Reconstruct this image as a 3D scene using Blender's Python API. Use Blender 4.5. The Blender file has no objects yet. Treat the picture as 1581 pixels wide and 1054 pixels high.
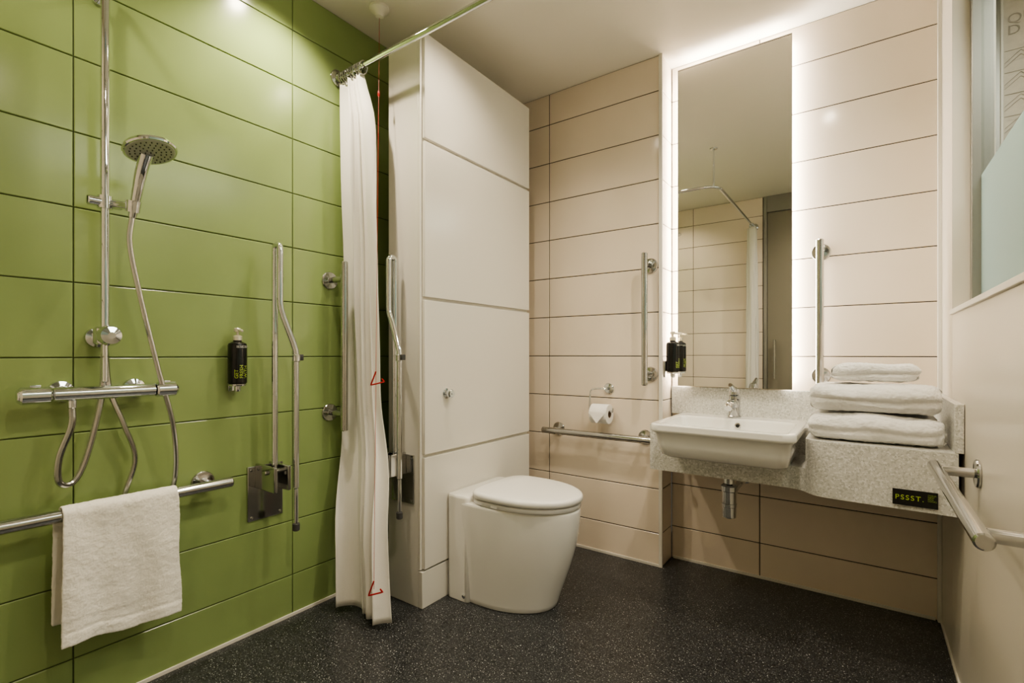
import bpy, bmesh, math, random
from mathutils import Vector, Matrix, noise
random.seed(3)
S = bpy.context.scene
COL = S.collection
try: S.view_settings.look = 'AgX - Medium High Contrast'
except Exception: pass

# ---------------------------------------------------------------- materials
def mat(name, col, rough=0.5, metal=0.0, bump=0.0, bscale=50, emit=None, estr=0, coat=0, var=0.0, vscale=3, sheen=0):
    m = bpy.data.materials.new(name); m.use_nodes = True
    nt = m.node_tree; b = nt.nodes['Principled BSDF']
    b.inputs['Base Color'].default_value = (*col, 1)
    b.inputs['Roughness'].default_value = rough
    b.inputs['Metallic'].default_value = metal
    if coat: b.inputs['Coat Weight'].default_value = coat; b.inputs['Coat Roughness'].default_value = 0.05
    if sheen: b.inputs['Sheen Weight'].default_value = sheen
    if emit: b.inputs['Emission Color'].default_value = (*emit, 1); b.inputs['Emission Strength'].default_value = estr
    tc = nt.nodes.new('ShaderNodeTexCoord')
    if bump:
        n = nt.nodes.new('ShaderNodeTexNoise'); n.inputs['Scale'].default_value = bscale; n.inputs['Detail'].default_value = 4
        bp = nt.nodes.new('ShaderNodeBump'); bp.inputs['Strength'].default_value = bump; bp.inputs['Distance'].default_value = 0.01
        nt.links.new(tc.outputs['Object'], n.inputs['Vector'])
        nt.links.new(n.outputs['Fac'], bp.inputs['Height']); nt.links.new(bp.outputs['Normal'], b.inputs['Normal'])
    if var:
        n = nt.nodes.new('ShaderNodeTexNoise'); n.inputs['Scale'].default_value = vscale
        nt.links.new(tc.outputs['Object'], n.inputs['Vector'])
        r = nt.nodes.new('ShaderNodeValToRGB')
        r.color_ramp.elements[0].position = 0.3; r.color_ramp.elements[1].position = 0.7
        r.color_ramp.elements[0].color = (*[c * (1 - var) for c in col], 1)
        r.color_ramp.elements[1].color = (*[min(1, c * (1 + var)) for c in col], 1)
        nt.links.new(n.outputs['Fac'], r.inputs['Fac']); nt.links.new(r.outputs['Color'], b.inputs['Base Color'])
    return m

def fleck_mat(name, base, flecks, rough, scale=120):
    m = bpy.data.materials.new(name); m.use_nodes = True
    nt = m.node_tree; b = nt.nodes['Principled BSDF']; b.inputs['Roughness'].default_value = rough
    tc = nt.nodes.new('ShaderNodeTexCoord')
    rgb = nt.nodes.new('ShaderNodeRGB'); rgb.outputs[0].default_value = (*base, 1); prev = rgb.outputs[0]
    for i, (c, sc, th) in enumerate(flecks):
        v = nt.nodes.new('ShaderNodeTexNoise'); v.inputs['Scale'].default_value = scale * sc
        v.inputs['Detail'].default_value = 1
        mp = nt.nodes.new('ShaderNodeMapping'); mp.inputs['Location'].default_value = (i * 3.1, i * 1.7, i * 2.3)
        nt.links.new(tc.outputs['Object'], mp.inputs['Vector']); nt.links.new(mp.outputs['Vector'], v.inputs['Vector'])
        r = nt.nodes.new('ShaderNodeValToRGB')
        r.color_ramp.elements[0].position = th; r.color_ramp.elements[0].color = (0, 0, 0, 1)
        r.color_ramp.elements[1].position = th + 0.04; r.color_ramp.elements[1].color = (1, 1, 1, 1)
        nt.links.new(v.outputs['Fac'], r.inputs['Fac'])
        mx = nt.nodes.new('ShaderNodeMix'); mx.data_type = 'RGBA'
        nt.links.new(r.outputs['Color'], mx.inputs['Factor'])
        nt.links.new(prev, mx.inputs['A']); mx.inputs['B'].default_value = (*c, 1)
        prev = mx.outputs['Result']
    nt.links.new(prev, b.inputs['Base Color'])
    return m

M_green = mat('green_glazed_tile', (0.280, 0.368, 0.150), 0.19, bump=0.05, bscale=3.5, var=0.05)
M_greeng = mat('dark_green_grout', (0.06, 0.08, 0.03), 0.8)
M_beige = mat('cream_glazed_tile', (0.84, 0.735, 0.615), 0.11, bump=0.02, bscale=3.0, var=0.03)
M_beigeg = mat('dark_grout', (0.04, 0.036, 0.03), 0.8)
M_ceil = mat('ceiling_paint', (0.88, 0.84, 0.76), 0.45, bump=0.02, bscale=200)
M_white = mat('white_painted_trim', (0.78, 0.75, 0.68), 0.4)
M_wallp = mat('cream_wall_panel', (0.76, 0.71, 0.62), 0.3, bump=0.01, bscale=80)
M_floor = fleck_mat('charcoal_flecked_vinyl', (0.036, 0.038, 0.040), [((0.14, 0.145, 0.15), 2.0, 0.60), ((0.012, 0.012, 0.013), 1.5, 0.60), ((0.65, 0.66, 0.65), 2.2, 0.69)], 0.29, 90)
M_stone = fleck_mat('speckled_solid_surface', (0.66, 0.655, 0.61), [((0.53, 0.53, 0.49), 1.0, 0.55), ((0.80, 0.79, 0.76), 1.1, 0.57), ((0.32, 0.32, 0.30), 1.9, 0.69)], 0.22, 110)
M_chrome = mat('polished_chrome', (0.72, 0.74, 0.76), 0.045, 1.0)
M_steel = mat('satin_steel', (0.54, 0.54, 0.535), 0.13, 1.0)
M_hose = mat('metal_hose', (0.60, 0.60, 0.60), 0.2, 1.0)
M_ceramic = mat('white_ceramic', (0.87, 0.86, 0.82), 0.07, coat=0.5)
M_seat = mat('white_seat_plastic', (0.88, 0.87, 0.84), 0.18)
M_lam = mat('white_gloss_laminate', (0.77, 0.745, 0.68), 0.2)
M_curt = mat('white_curtain_fabric', (0.78, 0.76, 0.71), 0.8, bump=0.08, bscale=260, sheen=0.2)
M_towel = mat('white_terry', (0.90, 0.88, 0.81), 0.95, bump=0.3, bscale=800, sheen=0.5)
M_towel2 = mat('white_bath_terry', (0.88, 0.87, 0.85), 0.95, bump=0.3, bscale=700, sheen=0.3)
M_mirror = mat('mirror_silver', (0.86, 0.87, 0.85), 0.01, 1.0)
M_black = mat('black_bottle_plastic', (0.008, 0.008, 0.008), 0.18)
M_dark = mat('dark_hole', (0.01, 0.01, 0.01), 0.6)
M_rubber = mat('grey_rubber', (0.06, 0.06, 0.06), 0.6)
M_lime = mat('lime_print', (0.42, 0.56, 0.08), 0.5)
M_lime2 = mat('fine_lime_print', (0.22, 0.30, 0.05), 0.5)
M_whitep = mat('white_print', (0.8, 0.8, 0.75), 0.5)
M_red = mat('red_plastic', (0.42, 0.008, 0.008), 0.35)
M_paper = mat('tissue_paper', (0.90, 0.88, 0.84), 0.95, bump=0.2, bscale=150)
M_card = mat('cardboard', (0.25, 0.17, 0.10), 0.9)
M_led = mat('led_strip_glow', (1, 1, 1), 0.5, emit=(1.0, 0.92, 0.80), estr=38)
M_lens = mat('downlight_lens', (1, 1, 1), 0.5, emit=(1.0, 0.87, 0.70), estr=4)
M_frame = mat('grey_metal_frame', (0.30, 0.30, 0.27), 0.35, 0.5)
M_door = mat('brown_grey_door', (0.24, 0.22, 0.17), 0.35)
M_paperw = mat('pale_wallpaper', (0.62, 0.58, 0.50), 0.8, var=0.06, vscale=40)
M_ink = mat('grey_ink', (0.32, 0.30, 0.26), 0.8)
M_plastic = mat('white_plastic', (0.82, 0.79, 0.70), 0.35)

def glassy(name, col, fac, rough, transl):
    m = bpy.data.materials.new(name); m.use_nodes = True; nt = m.node_tree; nt.nodes.clear()
    o = nt.nodes.new('ShaderNodeOutputMaterial'); g = nt.nodes.new('ShaderNodeBsdfGlossy'); g.inputs['Roughness'].default_value = rough
    mx = nt.nodes.new('ShaderNodeMixShader'); mx.inputs[0].default_value = fac
    if transl:
        t = nt.nodes.new('ShaderNodeBsdfTranslucent'); t.inputs['Color'].default_value = (*col, 1)
        d = nt.nodes.new('ShaderNodeBsdfDiffuse'); d.inputs['Color'].default_value = (*col, 1)
        m2 = nt.nodes.new('ShaderNodeMixShader'); m2.inputs[0].default_value = 0.5
        nt.links.new(t.outputs[0], m2.inputs[1]); nt.links.new(d.outputs[0], m2.inputs[2]); src = m2.outputs[0]
    else:
        t = nt.nodes.new('ShaderNodeBsdfTransparent'); t.inputs['Color'].default_value = (*col, 1); src = t.outputs[0]
    nt.links.new(src, mx.inputs[1]); nt.links.new(g.outputs[0], mx.inputs[2]); nt.links.new(mx.outputs[0], o.inputs[0])
    return m
M_frost = glassy('frosted_glass', (0.54, 0.67, 0.66), 0.08, 0.3, True)
M_clear = glassy('clear_glass', (0.93, 0.96, 0.94), 0.08, 0.02, False)

# ---------------------------------------------------------------- mesh helpers
def mk(name, bm, mats, smooth=False, angle=35, flat=True):
    bmesh.ops.recalc_face_normals(bm, faces=bm.faces)
    me = bpy.data.meshes.new(name); bm.to_mesh(me); bm.free()
    if not isinstance(mats, (list, tuple)): mats = [mats]
    for m in mats: me.materials.append(m)
    if smooth:
        me.polygons.foreach_set('use_smooth', [True] * len(me.polygons))
        try: me.set_sharp_from_angle(angle=math.radians(angle))
        except Exception: pass
        if flat:
            for p in me.polygons:
                n = p.normal
                if p.area > 3e-4 and max(abs(n.x), abs(n.y), abs(n.z)) > 0.99999: p.use_smooth = False
    ob = bpy.data.objects.new(name, me); COL.objects.link(ob)
    return ob

def box(bm, lo, hi, bev=0.0, seg=2, mi=0):
    lo = Vector(lo); hi = Vector(hi)
    r = bmesh.ops.create_cube(bm, size=1.0)
    vs = r['verts']
    for v in vs:
        v.co = Vector(((v.co[i] + 0.5) * (hi[i] - lo[i]) + lo[i]) for i in range(3))
    fs = set(f for v in vs for f in v.link_faces)
    for f in fs: f.material_index = mi
    if bev > 0:
        es = list(set(e for v in vs for e in v.link_edges))
        rr = bmesh.ops.bevel(bm, geom=es, offset=bev, segments=seg, affect='EDGES', profile=0.5)
        for f in rr['faces']: f.material_index = mi

def bx(name, lo, hi, m, bev=0.0, seg=2):
    bm = bmesh.new(); box(bm, lo, hi, bev, seg); return mk(name, bm, m, bev > 0, 50)

def loft(bm, rings, cap0=True, cap1=True, mi=0):
    V = [[bm.verts.new(p) for p in r] for r in rings]
    n = len(V[0])
    for a, b in zip(V[:-1], V[1:]):
        for i in range(n):
            f = bm.faces.new((a[i], a[(i + 1) % n], b[(i + 1) % n], b[i])); f.material_index = mi
    if cap0: bm.faces.new(V[0]).material_index = mi
    if cap1: bm.faces.new(V[-1]).material_index = mi
    return V

def catmull(pts, sub=8):
    pts = [Vector(p) for p in pts]; P = [2 * pts[0] - pts[1]] + pts + [2 * pts[-1] - pts[-2]]
    out = []
    for i in range(1, len(P) - 2):
        a, b, c, d = P[i - 1:i + 3]
        for k in range(sub):
            t = k / sub
            out.append(0.5 * ((2 * b) + (c - a) * t + (2 * a - 5 * b + 4 * c - d) * t * t + (3 * b - a - 3 * c + d) * t ** 3))
    out.append(pts[-1]); return out

def sweep(bm, pts, r, n=16, caps=True, mi=0):
    pts = [Vector(p) for p in pts]; m = len(pts)
    rs = r if isinstance(r, (list, tuple)) else [r] * m
    T = []
    for i in range(m):
        a = pts[max(0, i - 1)]; b = pts[min(m - 1, i + 1)]; T.append((b - a).normalized())
    up = Vector((0, 0, 1)) if abs(T[0].z) < 0.9 else Vector((1, 0, 0))
    N = (up - T[0] * up.dot(T[0])).normalized()
    rings = []
    for i in range(m):
        N = (N - T[i] * N.dot(T[i])).normalized(); B = T[i].cross(N)
        rings.append([pts[i] + (N * math.cos(2 * math.pi * k / n) + B * math.sin(2 * math.pi * k / n)) * rs[i] for k in range(n)])
    loft(bm, rings, caps, caps, mi)

def rod(bm, a, b, r, n=20, bev=0.003, mi=0):
    a = Vector(a); b = Vector(b); d = (b - a).normalized(); bev = min(bev, r * 0.4)
    sweep(bm, [a, a + d * 1e-5, a + d * bev, b - d * bev, b - d * 1e-5, b], [r - bev, r - bev * 0.9, r, r, r - bev * 0.9, r - bev], n, True, mi)

def lathe(bm, prof, o, axis, n=32, mi=0):
    o = Vector(o); ax = Vector(axis).normalized()
    up = Vector((0, 0, 1)) if abs(ax.z) < 0.9 else Vector((1, 0, 0))
    N = (up - ax * up.dot(ax)).normalized(); B = ax.cross(N)
    rings = [[o + ax * h + (N * math.cos(2 * math.pi * k / n) + B * math.sin(2 * math.pi * k / n)) * max(r, 1e-4) for k in range(n)] for r, h in prof]
    loft(bm, rings, True, True, mi)

def rrect(cx, cy, hx, hy, r, z, k=6):
    out = []
    for sx, sy, a0 in ((1, 1, 0), (-1, 1, 90), (-1, -1, 180), (1, -1, 270)):
        for i in range(k + 1):
            a = math.radians(a0 + 90 * i / k)
            out.append(Vector((cx + sx * (hx - r) + r * math.cos(a), cy + sy * (hy - r) + r * math.sin(a), z)))
    return out

def localize(ob, L):
    ob.data.transform(Matrix.Translation(-Vector(L)))

def thing(name, L, parts, label, cat, group=None):
    e = bpy.data.objects.new(name, None); e.empty_display_size = 0.05; e.location = L; COL.objects.link(e)
    def add(p, par):
        subs = []
        if isinstance(p, tuple): p, subs = p
        if p.type == 'MESH': localize(p, L)
        p.parent = par
        for s in subs: add(s, p)
    for p in parts: add(p, e)
    e['label'] = label; e['category'] = cat
    if group: e['group'] = group
    return e

def single(ob, L, label, cat, group=None):
    localize(ob, L); ob.location = L
    ob['label'] = label; ob['category'] = cat
    if group: ob['group'] = group
    return ob

def struct(ob): ob['kind'] = 'structure'; return ob

def text_mesh(name, body, size, m, align='CENTER', extr=0.0004, spacing=1.0):
    cu = bpy.data.curves.new(name, 'FONT'); cu.body = body; cu.size = size; cu.extrude = extr
    cu.align_x = align; cu.align_y = 'CENTER'; cu.space_character = spacing; cu.space_line = 0.85
    t = bpy.data.objects.new(name + '_tmp', cu); COL.objects.link(t)
    bpy.context.view_layer.update()
    dg = bpy.context.evaluated_depsgraph_get()
    me = bpy.data.meshes.new_from_object(t.evaluated_get(dg))
    bpy.data.objects.remove(t)
    me.materials.clear(); me.materials.append(m)
    ob = bpy.data.objects.new(name, me); COL.objects.link(ob); return ob

def fluff(ob, levels, s1, a1, s2, a2):
    md = ob.modifiers.new('sub', 'SUBSURF'); md.levels = levels; md.render_levels = levels
    for s, a in ((s1, a1), (s2, a2)):
        tx = bpy.data.textures.new('pile', 'CLOUDS'); tx.noise_scale = s; tx.noise_depth = 1
        md = ob.modifiers.new('pile', 'DISPLACE'); md.texture = tx; md.strength = a; md.mid_level = 0.5; md.texture_coords = 'LOCAL'

# ---------------------------------------------------------------- room
H = 2.77
ZL = [0.0, 0.18, 0.42, 0.66, 0.90, 1.14, 1.38, 1.62, 1.86, 2.10, 2.34, 2.58, H]
def tiled(name, O, U, N, us, zs, mt, mg, thick=0.1, g=0.0022):
    O = Vector(O); U = Vector(U); N = Vector(N); Z = Vector((0, 0, 1))
    bm = bmesh.new()
    def P(u, z, n): return O + U * u + Z * z + N * n
    c = 0.0022
    q = [P(us[0], zs[0], -0.004), P(us[-1], zs[0], -0.004), P(us[-1], zs[-1], -0.004), P(us[0], zs[-1], -0.004)]
    q2 = [p - N * thick for p in q]
    loft(bm, [q, q2], True, True, 1)
    for i in range(len(us) - 1):
        for j in range(len(zs) - 1):
            a, b, z0, z1 = us[i] + g, us[i + 1] - g, zs[j] + g, zs[j + 1] - g
            r0 = [P(a, z0, -0.0045), P(b, z0, -0.0045), P(b, z1, -0.0045), P(a, z1, -0.0045)]
            r1 = [P(a, z0, -c * .8), P(b, z0, -c * .8), P(b, z1, -c * .8), P(a, z1, -c * .8)]
            r2 = [P(a + c, z0 + c, 0), P(b - c, z0 + c, 0), P(b - c, z1 - c, 0), P(a + c, z1 - c, 0)]
            loft(bm, [r0, r1, r2], False, True, 0)
    return struct(mk(name, bm, [mt, mg]))

YR = -0.16
tiled('wall_left', (0, 0, 0), (0, 1, 0), (1, 0, 0), [YR, 0.462, 1.202, 1.942, 2.63], ZL, M_green, M_greeng, 0.1, 0.0017)
tiled('wall_back', (0, 2.63, 0), (1, 0, 0), (0, -1, 0), [0.0, 0.453, 1.157], ZL, M_beige, M_beigeg, 0.1)
tiled('wall_back.001', (0, 2.80, 0), (1, 0, 0), (0, -1, 0), [1.16, 1.612, 2.32], ZL, M_beige, M_beigeg, 0.1)
tiled('wall_back.002', (1.16, 0, 0), (0, 1, 0), (1, 0, 0), [2.634, 2.798], ZL, M_beige, M_beigeg, 0.06)
tiled('wall_rear', (0, YR, 0), (1, 0, 0), (0, 1, 0), [0.0, 0.5, 1.2], ZL, M_beige, M_beigeg)
struct(bx('wall_rear.001', (1.98, YR - 0.1, 0), (2.45, YR, H), M_wallp))
struct(bx('floor', (-0.15, YR - 1.0, -0.1), (3.4, 3.2, 0), M_floor))
struct(bx('ceiling', (-0.15, YR - 0.2, H), (3.4, 3.2, H + 0.1), M_ceil))
struct(bx('wall_right', (2.32, YR, 0), (2.44, 2.486, 1.30), M_wallp, 0.002))
struct(bx('wall_right.001', (2.32, 2.486, 0), (2.44, 2.90, H), M_wallp))
struct(bx('trim_1', (2.312, YR, 1.30), (2.44, 2.486, 1.318), M_white, 0.002))
struct(bx('trim_2', (1.146, 2.622, 0), (1.166, 2.6335, H), M_white, 0.002))
struct(bx('trim_3', (2.306, 2.78, 0.0), (2.32, 2.80, H), M_white, 0.002))
struct(bx('baseboard_left', (0.0, YR, 0), (0.006, 1.9, 0.014), M_white, 0.001))
struct(bx('baseboard_back', (0.42, 2.624, 0), (1.15, 2.63, 0.014), M_white, 0.001))
struct(bx('baseboard_back.001', (1.17, 2.794, 0), (2.30, 2.80, 0.014), M_white, 0.001))
struct(bx('baseboard_right', (2.314, YR, 0), (2.32, 2.79, 0.014), M_white, 0.001))
struct(bx('wall_duct', (0.0, 1.76, 0), (0.17, 2.63, H), M_white))

bm = bmesh.new()
box(bm, (2.37, 2.446, 1.318), (2.43, 2.486, H), 0.002)
box(bm, (2.37, YR, 1.318), (2.43, 2.446, 1.345), 0.002)
wf = mk('window_1', bm, M_frame, True); struct(wf)
g1 = bx('frosted_pane', (2.395, YR, 1.345), (2.403, 2.446, 1.80), M_frost); g1.parent = wf
g2 = bx('clear_pane', (2.395, YR, 1.802), (2.403, 2.446, H), M_clear); g2.parent = wf
struct(bx('wall_corridor', (2.44, 3.0, 0), (3.4, 3.1, H), M_paperw))
struct(bx('wall_corridor.001', (3.3, YR - 0.2, 0), (3.4, 3.0, H), M_paperw))
struct(bx('trim_4', (2.441, 2.97, 0), (2.530, 3.0, H), M_frame, 0.002))
struct(bx('trim_5', (2.531, 2.975, 0), (2.541, 3.0, H), M_white, 0.002))
doodle_parts = []
t = text_mesh('lettering', "QUI\nD", 0.058, M_ink, 'LEFT'); t.data.transform(Matrix.Translation((2.555, 2.998, 2.58)) @ Matrix.Rotation(math.radians(90), 4, 'X')); doodle_parts.append(t)
bm = bmesh.new()
def stroke(p, r=0.0012):
    sweep(bm, [Vector((x, 2.998, z)) for x, z in p], r, 6)
for k in range(7):
    zz = 1.83 + k * 0.095
    for off in (0.0, 0.018):
        stroke([(2.548, zz + off), (2.598, zz + 0.045 + off)]); stroke([(2.598, zz + 0.045 + off), (2.648, zz + off)]); stroke([(2.648, zz + off), (2.698, zz + 0.045 + off)])
    stroke([(2.548, zz + 0.07), (2.75, zz + 0.07)])
doodle_parts.append(mk('line_drawing', bm, M_ink))
thing('wall_graphic', (2.6, 2.998, 1.8), doodle_parts, "grey lettering and zigzag lines on pale corridor wallpaper", "wall graphic")

bm = bmesh.new(); box(bm, (1.24, YR - 0.05, 0.004), (1.94, YR - 0.005, 2.60), 0.003)
d = struct(mk('door_1', bm, M_door, True))
bm = bmesh.new(); box(bm, (1.205, YR - 0.08, 0), (1.238, YR + 0.012, H), 0.003); box(bm, (1.942, YR - 0.08, 0), (1.978, YR + 0.012, H), 0.003); box(bm, (1.238, YR - 0.08, 2.605), (1.942, YR + 0.012, H), 0.003)
df = mk('door_frame', bm, M_frame, True); df.parent = d
bm = bmesh.new(); rod(bm, (1.31, YR + 0.04, 0.9), (1.31, YR + 0.04, 1.3), 0.012); rod(bm, (1.31, YR - 0.006, 0.95), (1.31, YR + 0.04, 0.95), 0.008); rod(bm, (1.31, YR - 0.006, 1.25), (1.31, YR + 0.04, 1.25), 0.008)
dh = mk('handle', bm, M_steel, True); dh.parent = d

# ---------------------------------------------------------------- cupboard
CX, CY0, CY1, CT = 0.42, 1.57, 2.44, 2.61
body = bx('body', (0.20, CY0, 0), (CX - 0.018, CY1, CT), M_lam, 0.002)
gap = bx('front_edge', (CX - 0.0175, CY0, 0.172), (CX - 0.006, CY1, CT), M_lam, 0.001)
def door(name, z0, z1):
    return bx(name, (CX - 0.0055, CY0 + 0.012, z0), (CX + 0.012, CY1 - 0.004, z1), M_lam, 0.002)
plinth = bx('plinth', (CX - 0.0175, CY0, 0), (CX + 0.008, CY1, 0.165), M_lam, 0.002)
bm = bmesh.new()
lathe(bm, [(0.024, 0), (0.024, 0.004), (0.012, 0.006), (0.010, 0.018), (0.02, 0.022), (0.021, 0.034), (0.017, 0.040)], (CX + 0.012, 1.722, 0.965), (1, 0, 0))
lathe(bm, [(0.004, 0.0395), (0.004, 0.043)], (CX + 0.012, 1.722, 0.965), (1, 0, 0), 12)
knob = mk('knob', bm, M_chrome, True); knob['label'] = 'round chrome lock knob'
thing('tall_cupboard', (0.31, 2.0, 0), [body, gap, plinth, door('door', 0.175, 0.680), (door('door', 0.695, 1.397), [knob]), door('door', 1.412, 2.118), door('door', 2.133, CT)],
      "tall white laminate service cupboard with four flush panels behind toilet", "cupboard")

# ---------------------------------------------------------------- toilet
TY = 1.930
def dring(z, xb, xf, hw, n=120, fr=0.62, eb=0.22, ef=1.0, yc=TY):
    xc = xf - (xf - xb) * fr; out = []
    for k in range(n):
        a = 2 * math.pi * (k + 0.5) / n; c, s = math.cos(a), math.sin(a)
        if c > 0: out.append(Vector((xc + (xf - xc) * abs(c) ** ef, yc + hw * math.copysign(abs(s) ** ef, s), z)))
        else: out.append(Vector((xc - (xc - xb) * abs(c) ** eb, yc + hw * math.copysign(abs(s) ** eb, s), z)))
    return out
XB = CX + 0.0135
bm = bmesh.new()
def prof(z):
    t = min(1, z / 0.45); k = math.sin(t * math.pi / 2) ** 1.15
    return .905 + .117 * k, .188 + .021 * k
rg = [(z, *prof(z)) for z in [0.004 + 0.446 * i / 22 for i in range(23)]]
rg = [(0.0, rg[0][1] - .005, rg[0][2] - .004)] + rg + [(0.456, 1.021, .209), (0.462, 1.016, .206), (0.464, 1.002, .192)]
loft(bm, [dring(z, XB + 0.02, xf, hw, fr=0.66, eb=0.4) for z, xf, hw in rg])
pan = mk('pan', bm, M_ceramic, True, 50, False)
bm = bmesh.new()
cxm = (XB + 0.565) / 2; hxm = (0.565 - XB) / 2
loft(bm, [rrect(cxm, TY, hxm - i, 0.205 - i, 0.020, z) for z, i in ((0.0, 0.003), (0.004, 0), (0.478, 0), (0.487, 0.002), (0.490, 0.006))])
led = mk('rear_casing', bm, M_ceramic, True, 50)
bm = bmesh.new()
loft(bm, [dring(z, 0.545 + i, 1.022 - i, 0.206 - i, fr=0.62, eb=0.5) for z, i in ((0.4645, 0.004), (0.468, 0.0), (0.484, 0.0), (0.487, 0.004))])
seat = mk('seat', bm, M_seat, True, 50)
bm = bmesh.new()
loft(bm, [dring(z, 0.540 + i, 1.030 - i, 0.212 - i, fr=0.60, eb=0.5) for z, i in ((0.4905, 0.006), (0.494, 0.001), (0.508, 0.0), (0.516, 0.003), (0.5205, 0.010), (0.5220, 0.022), (0.5230, 0.08), (0.5235, 0.15))])
lid = mk('lid', bm, M_seat, True, 60)
hinges = []
for y in (TY - 0.08, TY + 0.08):
    bm = bmesh.new(); rod(bm, (0.548, y - 0.02, 0.4935), (0.548, y + 0.02, 0.4935), 0.003); hinges.append(mk('hinge', bm, M_chrome, True))
bm = bmesh.new(); lathe(bm, [(0.010, 0), (0.010, 0.004), (0.006, 0.007)], (0.54, TY - 0.2045, 0.03), (0, -1, 0), 16)
bolt = mk('fixing_cap', bm, M_chrome, True)
thing('toilet', (0.7, TY, 0), [pan, led, (seat, hinges), lid, bolt], "white ceramic back-to-wall toilet with closed lid beside the tall cupboard", "toilet")

# ---------------------------------------------------------------- counter
ZC = 0.82
def extr(bm, poly, z0, z1):
    loft(bm, [[Vector((x, y, z0)) for x, y in poly], [Vector((x, y, z1)) for x, y in poly]])
cvb = [(1.80, 2.275), (1.835, 2.268), (1.858, 2.252), (1.872, 2.232), (1.890, 2.212), (1.915, 2.200), (1.95, 2.195)]
cvt = [(1.868, 2.24), (1.873, 2.232), (1.890, 2.212), (1.915, 2.200), (1.95, 2.195)]
bm = bmesh.new()
extr(bm, [(1.225, 2.798), (1.225, 2.275)] + cvb + [(2.304, 2.185), (2.304, 2.798)], 0.61, 0.70)
extr(bm, [(1.225, 2.798), (1.225, 2.275), (1.285, 2.275), (1.285, 2.56), (1.862, 2.56), (1.862, 2.245)] + cvt + [(2.304, 2.185), (2.304, 2.798)], 0.7001, ZC)
bw = mk('worktop', bm, M_stone, True, 25)
bs = bx('upstand', (1.168, 2.776, ZC + 0.0005), (2.304, 2.797, 0.972), M_stone, 0.002)
ss = bx('upstand', (2.294, 2.19, ZC + 0.0005), (2.3185, 2.775, 0.985), M_stone, 0.002)
thing('vanity_counter', (1.75, 2.5, 0.61), [bw, bs, ss], "pale speckled solid-surface vanity counter with upstand, fixed to tiled wall", "counter")

pl = bx('plate', (2.130, 2.181, 0.627), (2.252, 2.1845, 0.682), M_black, 0.001)
RX = Matrix.Rotation(math.radians(90), 4, 'X')
t1 = text_mesh('lettering', "PSSST.", 0.0235, M_lime, 'CENTER', spacing=1.25); t1.data.transform(Matrix.Translation((2.176, 2.1806, 0.654)) @ RX)
t2 = text_mesh('small_lettering', "(YOUR\nNEW\nECO\nLOOK)", 0.0075, M_lime2, 'LEFT'); t2.data.transform(Matrix.Translation((2.225, 2.1806, 0.661)) @ RX)
thing('counter_sign', (2.19, 2.183, 0.627), [(pl, [t1, t2])], "small black sign with lime PSSST. lettering on the counter fascia", "sign")

# basin
bcx, bcy, bhx, bhy, BZ = 1.571, 2.305, 0.276, 0.248, 0.855
bm = bmesh.new()
R = []
R.append(rrect(bcx, bcy + 0.015, 0.205, 0.165, 0.04, 0.706))
R.append(rrect(bcx, bcy + 0.012, 0.228, 0.195, 0.045, 0.7085))
R.append(rrect(bcx, bcy + 0.010, 0.243, 0.216, 0.045, 0.720))
R.append(rrect(bcx, bcy + 0.005, 0.252, 0.228, 0.045, 0.765))
R.append(rrect(bcx, bcy + 0.002, 0.260, 0.235, 0.042, 0.812))
R.append(rrect(bcx, bcy, bhx - 0.008, bhy - 0.006, 0.04, 0.819))
R.append(rrect(bcx, bcy, bhx - 0.001, bhy - 0.001, 0.042, 0.824))
R.append(rrect(bcx, bcy, bhx, bhy, 0.042, 0.830))
R.append(rrect(bcx, bcy, bhx, bhy, 0.042, BZ - 0.006))
R.append(rrect(bcx, bcy, bhx - 0.002, bhy - 0.002, 0.041, BZ - 0.002))
R.append(rrect(bcx, bcy, bhx - 0.006, bhy - 0.006, 0.04, BZ))
icy = bcy - 0.048
R.append(rrect(bcx, icy, bhx - 0.028, bhy - 0.070, 0.035, BZ))
R.append(rrect(bcx, icy, bhx - 0.033, bhy - 0.075, 0.034, BZ - 0.003))
R.append(rrect(bcx, icy, bhx - 0.036, bhy - 0.078, 0.034, BZ - 0.012))
R.append(rrect(bcx, icy, bhx - 0.052, bhy - 0.092, 0.045, BZ - 0.09))
R.append(rrect(bcx, icy, bhx - 0.075, bhy - 0.112, 0.05, BZ - 0.118))
R.append(rrect(bcx, icy, 0.10, 0.06, 0.04, BZ - 0.126))
loft(bm, R)
basin = mk('bowl', bm, M_ceramic, True, 60)
bm = bmesh.new(); lathe(bm, [(0.013, 0), (0.013, 0.003), (0.009, 0.004)], (bcx + 0.01, icy + bhy - 0.0835, BZ - 0.030), (0, -1, 0.12), 20)
ovf = mk('overflow', bm, M_chrome, True)
bm = bmesh.new(); lathe(bm, [(0.008, 0), (0.008, 0.0015)], (bcx + 0.01, icy + bhy - 0.0885, BZ - 0.0296), (0, -1, 0.12), 16)
ovh = mk('overflow_hole', bm, M_dark)
bm = bmesh.new(); lathe(bm, [(0.032, 0), (0.032, 0.003), (0.025, 0.006), (0.02, 0.008)], (bcx, icy, BZ - 0.1258), (0, 0, 1), 24)
drn = mk('drain', bm, M_chrome, True)
thing('washbasin', (bcx, bcy, 0.708), [(basin, [ovf, ovh, drn])], "white rectangular semi-recessed ceramic washbasin in speckled counter", "washbasin")

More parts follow.
